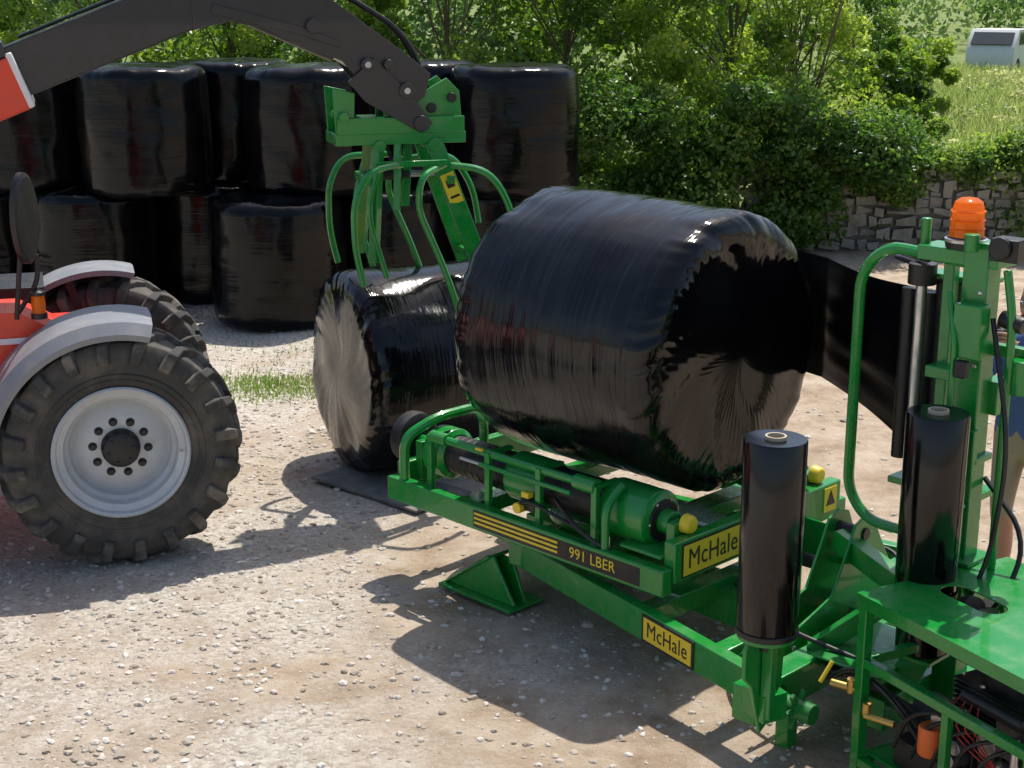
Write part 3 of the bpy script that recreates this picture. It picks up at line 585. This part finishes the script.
# ------------------------------------------------------------------ telehandler
th=R(17.3); T=root('telehandler',(-2.47,8.92,0),th)
def wheel(name,c,sgn,steer=0):
    e=root(name,(0,0,0)); e.parent=T; e.location=c; e.rotation_euler=(0,.1,steer); e.scale=(1.05,1,1.05)
    ax=(0,sgn,0) ; f=MB(RUB)
    f.rev([(.345,-.17),(.38,-.19),(.47,-.215),(.56,-.205),(.6,-.18),(.612,-.1),(.618,0),(.612,.1),(.6,.18),(.56,.205),(.47,.215),(.38,.19),(.345,.17)],(0,0,0),ax,72)
    nl=20; f.m(LUG)
    for k in range(nl):
        for sd_ in(-1,1):
            th0=2*math.pi*(k+(.5 if sd_>0 else 0))/nl; st=[]
            for (yy,r0,da,hw,hh) in((-.015,.6,0,.05,.05),(.08,.598,.09,.042,.052),(.16,.59,.17,.045,.05),(.205,.565,.21,.055,.036),(.222,.49,.225,.06,.014)):
                st.append((yy*sd_,r0,th0+da,hw,hh))
            V=[];F=[]
            for (yy,r0,t_,hw,hh) in st:
                for (rr,w_) in((r0,hw*1.15),(r0+hh,hw*.8)):
                    for q in(-1,1):
                        yo=yy
                        if abs(yy)>.2: yo=yy+ (sd_*.028 if rr>r0 else 0)
                        V.append((rr*math.cos(t_+q*w_),yo,rr*math.sin(t_+q*w_)))
            m=len(st)
            for i_ in range(m-1):
                a=i_*4;b_=a+4; F+=[(a,a+2,b_+2,b_),(a+2,a+3,b_+3,b_+2),(a+3,a+1,b_+1,b_+3),(a+1,a,b_,b_+1)]
            F+=[(0,1,3,2),((m-1)*4,(m-1)*4+2,(m-1)*4+3,(m-1)*4+1)]
            f.add(V,F)
    f.m(RUB)
    for r_ in(.4,.43): f.rev([(r_-.006,.196+(r_-.4)*.4),(r_,.206+(r_-.4)*.4),(r_+.006,.199+(r_-.4)*.4)],(0,0,0),ax,72)
    f.done('tyre',e,bevel=.006,ang=40)
    f=MB(RIM); f.rev([(.36,.165),(.362,.195),(.352,.205),(.34,.195),(.333,.17),(.3,.15),(.29,.1),(.27,.08),(.262,.03),(.255,.02),(.235,.03),(.18,.065),(.15,.07),(.1,.07),(.1,.05)],(0,0,0),ax,72)
    f.rev([(.36,-.165),(.362,-.195),(.34,-.195),(.3,-.15),(.29,.02)],(0,0,0),ax,72)
    f.done('rim',e,ang=25)
    f=MB(BLACK); f.rev([(0,.15),(.07,.15),(.09,.14),(.1,.12),(.105,.06),(.12,.055),(.12,.03)],(0,0,0),ax,40)
    for k in range(10):
        a=2*math.pi*k/10; p=Vector((.145*math.cos(a),sgn*.06,.145*math.sin(a))); f.cyl(p,p+Vector((0,sgn*.035,0)),.016,n=6); f.cyl(p,p+Vector((0,sgn*.012,0)),.024,n=16)
    for k in range(6):
        a=2*math.pi*k/6+.3; p=Vector((.07*math.cos(a),sgn*.14,.07*math.sin(a))); f.cyl(p,p+Vector((0,sgn*.018,0)),.01,n=6)
    f.m(STEEL).cyl((.31,sgn*.13,0),(.31,sgn*.19,.01),.006,n=8)
    f.done('hub',e,bevel=.002)
for nm,c,s in(('wheel_front_right',(0,-.8,.665),-1),('wheel_front_left',(0,.8,.665),1),('wheel_rear_right',(-2.85,-.8,.665),-1),('wheel_rear_left',(-2.85,.8,.665),1)): wheel(nm,c,s)
def fender(cx_,sgn):
    f=MB(FEND); ra,rb=.74,.775; n=26; a0,a1=R(74),R(172); V=[];F=[]
    y0,y1=(-.55,-1.04) if sgn<0 else(.55,1.04)
    prof=[(ra,y0),(rb,y0),(rb+.012,(y0+y1)/2),(rb-.01,y1+.05*(-sgn)),(rb-.07,y1),(ra-.07,y1-.012*sgn),(ra-.03,y1-.05*sgn)]
    for i_ in range(n+1):
        a=a0+(a1-a0)*i_/n
        for r_,y_ in prof: V.append((cx_+r_*math.cos(a),y_,.645+r_*math.sin(a)))
    m=len(prof)
    for i_ in range(n):
        for k in range(m): F.append((i_*m+k,i_*m+(k+1)%m,(i_+1)*m+(k+1)%m,(i_+1)*m+k))
    F+=[tuple(range(m)),tuple(range(n*m,n*m+m))]
    f.add(V,F); f.m(BLACK).beam((cx_,sgn*.6,.645),(cx_-.2,sgn*.6,1.36),.05,.05); return f
fender(0,-1).done('fender_right',T); fender(0,1).done('fender_left',T); fender(-2.85,-1).done('fender_rear_right',T); fender(-2.85,1).done('fender_rear_left',T)
f=MB(RED); f.box((-1.9,0,.85),(3.3,.8,.5)); f.prism([(-3.4,.8),(-.95,.8),(-.95,1.1),(-1.3,1.55),(-3.3,1.7),(-3.5,1.3)],'y',-1.0,-.3)
f.prism([(-.3,1.08),(-.95,1.08),(-.95,1.42),(-.5,1.42),(-.28,1.3)],'y',-.62,-.2); f.box((-.2,0,1.0),(.7,.5,.45))
f.m(BLACK); f.box((-.05,0,.645),(.3,1.3,.22)); f.box((-2.85,0,.645),(.3,1.3,.22)); f.box((-1.6,-.85,.6),(1.0,.35,.4)); f.box((-.45,-.55,1.0),(.4,.3,.15)); f.box((.16,0,1.0),(.08,.5,.3)); 
f.box((-.5,.2,1.3),(.3,.5,.3)); f.m(WHITE); f.box((-.55,-.63,1.26),(.3,.006,.035))
f.done('chassis',T,bevel=.03)
f=MB(RED); 
f.box((-1.9,.6,1.0),(1.5,.75,.5)); f.box((-1.9,.6,2.45),(1.3,.75,.07)); 
for x,y in((-1.28,.26),(-1.28,.94),(-2.5,.26),(-2.5,.94)): f.beam((x,y,1.2),(x*.98-.04,y,2.45),.06,.06)
f.m(GLASS); f.box((-1.9,.94,1.85),(1.2,.012,1.1)); f.box((-1.27,.6,1.85),(.012,.64,1.1)); f.box((-1.9,.25,1.9),(1.2,.012,1.0))
f.done('cab',T,bevel=.01)
sl_=.385
def bz(x): return 2.71+(x+.4)*sl_
f=MB(BOOM)
f.prism([(-3.2,bz(-3.2)-.15),(1.0,bz(1.0)-.165),(1.0,bz(1.0)+.165),(-3.2,bz(-3.2)+.15)],'y',-.13,.13)
f.prism([(-.38,bz(-.38)+.17),(.95,bz(.95)+.17),(.95,bz(.95)+.2),(-.38,bz(-.38)+.19)],'y',-.04,.04)
f.done('inner_boom',T,bevel=.012)
f=MB(RED); f.prism([(-3.9,bz(-3.9)-.23),(-.34,bz(-.34)-.23),(-.44,bz(-.44)+.1),(-3.9,bz(-3.9)+.1)],'y',-.18,.18)
f.m(BOOM).prism([(-3.9,bz(-3.9)+.1),(-.44,bz(-.44)+.1),(-.47,bz(-.47)+.2),(-3.9,bz(-3.9)+.2)],'y',-.17,.17)
f.m(WHITE).prism([(-.345,bz(-.345)-.228),(-.31,bz(-.31)-.225),(-.42,bz(-.42)+.12),(-.455,bz(-.455)+.12)],'y',-.185,.185)
f.done('outer_boom',T,bevel=.01)
f=MB(BOOM); hp=[(.6,2.93),(.9,3.0),(1.22,2.84),(1.48,2.74),(1.62,2.56),(1.7,2.46),(1.86,2.44),(1.98,2.52),(2.02,2.66),(1.84,2.80),(1.45,3.08),(1.2,3.25),(.95,3.40),(.6,3.26)]
f.prism(hp,'y',-.14,-.1); f.prism(hp,'y',.1,.14); f.prism([(.7,3.0),(1.2,2.9),(1.5,2.8),(1.5,2.95),(1.2,3.2),(.8,3.3)],'y',-.1,.1)
f.prism([(.7,3.03),(1.22,2.9),(1.46,2.82),(1.46,2.86),(1.22,2.95),(.72,3.08)],'y',-.155,-.141); f.prism([(1.5,2.62),(1.6,2.5),(1.95,2.3),(2.02,2.36),(1.9,2.52),(1.66,2.76)],'y',-.175,-.15)
f.cyl((.95,0,3.0),(1.45,0,2.78),.055); f.m(STEEL).cyl((1.45,0,2.78),(1.75,0,2.6),.03); f.m(BOOM)
for x,z_,r_ in((1.86,2.56,.05),(1.62,2.72,.04),(1.3,2.95,.045),(1.75,2.72,.03),(1.95,2.36,.05)):
    f.cyl((x,-.19,z_),(x,.19,z_),r_)
f.m(STEEL); 
for x,z_ in((1.86,2.56),(1.62,2.72)): f.cyl((x,-.196,z_),(x,-.19,z_),.02)
f.m(BLACK)
for y in(-.05,.05): f.tube([(.9,y,3.36),(1.4,y,3.2),(1.9,y,2.9),(2.05,y,2.5),(1.9,y,2.3)],.014,8,.2)
f.done('boom_head',T,bevel=.008)
f=MB(BLACK); f.tube([(-.5,-.6,1.4),(-.37,-.66,1.6),(-.37,-.66,1.75)],.014); f.tube([(-.5,-.7,1.4),(-.45,-.72,1.8)],.014)
f.done('mirror_arm',T)
f=MB(BLACK); f.rev([(0,-.02),(.08,-.02),(.1,-.01),(.1,.02),(.09,.03),(.0,.035)],(0,0,0),(1,.2,0),32); o=f.done('mirror',T); o.location=(-.42,-.72,1.96); o.scale=(1.,1.2,2.5); o.rotation_euler=(0,0,R(-40))
f=MB(AMB); f.rev([(.035,0),(.04,.05),(.035,.1),(0,.11)],(-.38,-.66,1.42),(0,0,1),20); f.m(BLACK).rev([(0,-.03),(.045,-.03),(.045,0),(0,.0)],(-.38,-.66,1.42),(0,0,1),20); f.rev([(.04,.1),(.042,.12),(0,.14)],(-.38,-.66,1.42),(0,0,1),20); f.done('indicator_lamp',T)

# ------------------------------------------------------------------ bale grab
Gr=root('bale_grab',(-.73,9.48,2.43),th)
f=MB(GREEN)
for y in(-.12,.12): f.prism([(-.1,-.1),(.4,-.1),(.38,.12),(.3,.2),(.12,.1),(-.02,.18),(-.1,.15)],'y',y-.01,y+.01)
f.box((0,0,-.16),(.82,.34,.07)); f.box((.05,0,-.05),(.55,.26,.03)); f.box((0,-.17,-.08),(.8,.015,.1)); f.prism([(-.4,-.2),(-.3,-.2),(-.28,.12),(-.42,.15)],'y',-.15,-.13); f.prism([(-.4,-.2),(-.3,-.2),(-.28,.12),(-.42,.15)],'y',.13,.15)
f.cyl((-.36,-.2,-.02),(-.36,.2,-.02),.03); f.box((.15,0,.1),(.3,.2,.05))
f.beam((.2,-.16,-.18),(.5,-.2,-1.0),.05,.11,up=(1,0,0)); f.beam((.2,.16,-.18),(.5,.2,-1.0),.05,.11,up=(1,0,0))
f.beam((-.14,-.14,-.18),(-.2,-.2,-.92),.05,.06); f.beam((-.14,.14,-.18),(-.2,.2,-.92),.05,.06); f.beam((-.02,-.14,-.18),(-.04,-.18,-.6),.04,.05); f.beam((.08,0,-.18),(.05,0,-.6),.05,.05)
f.beam((-.2,-.22,-.42),(-.2,.22,-.42),.05,.05); f.beam((.3,-.22,-.42),(.3,.22,-.42),.05,.05); f.beam((.46,-.3,-.92),(.46,.3,-.92),.05,.05)
f.beam((-.2,-.3,-.3),(.25,-.3,-.3),.035,.035)
r_=.021
for y in(-.42,.42):
    f.tube([(.02,y*.6,-.3),(-.26,y,-.32),(-.36,y,-.5),(-.36,y,-.8),(-.31,y,-1.02)],r_,fil=.14)
    f.tube([(.25,y*.6,-.32),(.06,y,-.36),(.03,y,-.55),(.2,y,-.95),(.3,y,-1.25),(.33,y,-1.48)],r_,fil=.14)
    f.tube([(.28,y*.7,-.32),(.48,y,-.34),(.62,y,-.55),(.66,y,-.8)],r_,fil=.14)
    f.tube([(-.15,y*.5,-.3),(-.24,y*.5,-.6),(-.12,y*.5,-1.02)],r_*.9,fil=.14)
f.cyl((.2,-.22,-.2),(.2,.22,-.2),.04); f.cyl((-.14,-.2,-.2),(-.14,.2,-.2),.035)
f.m(STEEL).cyl((-.1,0,-.4),(.25,0,-.4),.02); f.m(BLACK).cyl((-.18,0,-.4),(.08,0,-.4),.035)
f.tube([(.05,.05,.2),(-.1,.1,.1),(-.05,.1,-.2),(.0,.02,-.38)],.012,8,.1)
f.m(BLACK); f.cyl((.33,-.15,.08),(.33,-.12,.08),.03); f.cyl((.2,-.15,.02),(.2,-.12,.02),.03)
f.done('grab_frame',Gr,bevel=.004)
M_=Matrix.Rotation(-math.atan2(.3,.82),3,'Y')
f=MB(YEL); cc=Vector((.2,-.16,-.18))+Vector((.3,-.04,-.82))*.36; f.box(cc+Vector((0,-.0275,0)),(.09,.004,.2),M_); f.m(BLACK); f.box(cc+Vector((-.01,-.03,.03)),(.05,.003,.05),M_); f.box(cc+Vector((.02,-.03,-.05)),(.06,.003,.015),M_); f.done('warning_label',Gr)

# ------------------------------------------------------------------ car far away
C=root('parked_car',(17.6,55,0),R(60))
f=MB(WHITE); f.prism([(-2,.3),(2,.3),(2.05,.75),(1.9,1.0),(1.1,1.08),(.5,1.6),(-1.4,1.62),(-1.95,1.05),(-2.05,.7)],'y',-.82,.82)
f.m(GLASS); f.prism([(-1.35,1.08),(.9,1.08),(.45,1.5),(-1.25,1.52)],'y',-.83,.83); f.prism([(-1.98,1.1),(-1.5,1.5),(-1.52,1.53),(-2.0,1.12)],'y',-.7,.7)
f.m(RUB)
for x in(-1.3,1.3):
    f.cyl((x,-.84,.32),(x,-.6,.32),.32); f.cyl((x,.6,.32),(x,.84,.32),.32)
f.done('body',C,bevel=.04)

# ------------------------------------------------------------------ person
P=root('person',(2.68,7.45,0),R(-53))
def skinmesh(name,pts,edges,rad,parent,mats,assign,sub=2):
    me=bpy.data.meshes.new(name); me.from_pydata(pts,edges,[]); o=bpy.data.objects.new(name,me); col.objects.link(o)
    o.modifiers.new('s','SKIN')
    for v,r_ in zip(me.skin_vertices[0].data,rad): v.radius=(r_,r_) if not isinstance(r_,tuple) else r_
    me.skin_vertices[0].data[0].use_root=True
    s=o.modifiers.new('ss','SUBSURF'); s.levels=sub; s.render_levels=sub
    dg=bpy.context.evaluated_depsgraph_get(); m2=bpy.data.meshes.new_from_object(o.evaluated_get(dg)); bpy.data.objects.remove(o)
    for m in mats: m2.materials.append(m)
    for p in m2.polygons: p.material_index=assign(p.center); p.use_smooth=True
    o=bpy.data.objects.new(name,m2); col.objects.link(o); o.parent=parent; return o
pts=[(0,0,.95),(0,0,1.15),(0,-.01,1.32),(0,.0,1.46),(0,-.02,1.56)]; rad=[(.16,.12),(.15,.11),(.17,.12),.06,.055]; ed=[(0,1),(1,2),(2,3),(3,4)]
for s in(-1,1):
    b0=len(pts); pts+=[(s*.1,0,.86),(s*.11,-.02,.5),(s*.11,.03,.3),(s*.12,.03,.09),(s*.13,-.1,.045),(s*.135,-.18,.035)]; rad+=[.1,.062,.055,.04,.042,.032]; ed+=[(0,b0)]+[(b0+i,b0+i+1) for i in range(5)]
    b0=len(pts); pts+=[(s*.17,0,1.41),(s*.24,-.09,1.2),(s*.17,-.22,1.33),(s*.09,-.3,1.45)]; rad+=[.065,.047,.042,.028]; ed+=[(2,b0)]+[(b0+i,b0+i+1) for i in range(3)]
def asg(c):
    if c.z<.1: return 3
    if c.z<.48: return 0
    if c.z<.95 and abs(c.x)<.25 and c.y>-.15: return 2
    if c.y<-.17: return 0
    if c.z>1.47: return 0
    return 1
skinmesh('body',pts,ed,rad,P,[SKIN,SHIRT,SHORT,BLACK],asg)
for s in(-1,1):
    hp=[(s*.09,-.3,1.45),(s*.075,-.34,1.49)]; hr=[.026,.03]; he=[(0,1)]
    for k in range(4):
        b0=len(hp); zz=1.475+.018*k; hp+=[(s*.075,-.365,zz),(s*.06,-.395+.004*k,zz+.005),(s*.03,-.402,zz+.005)]; hr+=[.0095,.009,.008]; he+=[(1,b0),(b0,b0+1),(b0+1,b0+2)]
    b0=len(hp); hp+=[(s*.065,-.31,1.49),(s*.04,-.305,1.5)]; hr+=[.011,.009]; he+=[(0,b0),(b0,b0+1)]
    skinmesh('hand',hp,he,hr,P,[SKIN],lambda c:0)
f=MB(BLACK); f.box((0,-.36,1.51),(.11,.05,.08)); f.rev([(.0,.05),(.028,.05),(.034,.0),(.034,-.02)],(0,-.385,1.51),(0,-1,0),24); f.box((0,-.36,1.56),(.04,.04,.02)); f.done('camera_in_hands',P,bevel=.006)
V=[];F=[];nu_,nv_=32,24
for j in range(nv_+1):
    ph=math.pi*j/nv_
    for i_ in range(nu_):
        t_=2*math.pi*i_/nu_; x=math.sin(ph)*math.cos(t_);y=math.sin(ph)*math.sin(t_);z_=math.cos(ph)
        w_=.075*(1-.18*max(0,-z_)); p=Vector((x*w_,y*.095,z_*.118))
        fr=max(0,-y)
        p.y-=.022*fr*math.exp(-(x/.16)**2-((z_+.12)/.18)**2)*1.2; p.y+=.012*fr*sum(math.exp(-((x-q)/.14)**2-((z_-.08)/.1)**2) for q in(-.36,.36)); p.y-=.007*fr*math.exp(-(x/.3)**2-((z_+.45)/.08)**2)
        p.y-=.012*fr*math.exp(-((z_+.85)/.2)**2)
        V.append(p)
for j in range(nv_):
    for i_ in range(nu_): F.append((j*nu_+i_,j*nu_+(i_+1)%nu_,(j+1)*nu_+(i_+1)%nu_,(j+1)*nu_+i_))
f=MB(SKIN); f.add(V,F)
for s in(-1,1): f.rev([(0,.012),(.018,.01),(.026,0),(.02,-.01)],(s*.075,.005,0),(s,.2,0),16)
f.m(WHITE)
for s in(-1,1): f.rev([(0,.011),(.008,.008),(.011,0)],(s*.028,-.083,.01),(0,-1,0),12)
f.m(BLACK)
for s in(-1,1): f.rev([(0,.013),(.005,.012)],(s*.028,-.083,.01),(0,-1,0),10)
f.m(WIRE); f.box((0,-.093,-.053),(.045,.008,.008))
f.m(HAIR); f.add([Vector((v.x*1.07,v.y*1.07+.008,v.z*1.06+.006)) for v in V],[q for q in F if all((V[k].z>.055 or (V[k].y>.02 and V[k].z>-.06)) for k in q)])
o=f.done('head',P,ang=80); o.location=(0,-.03,1.63)
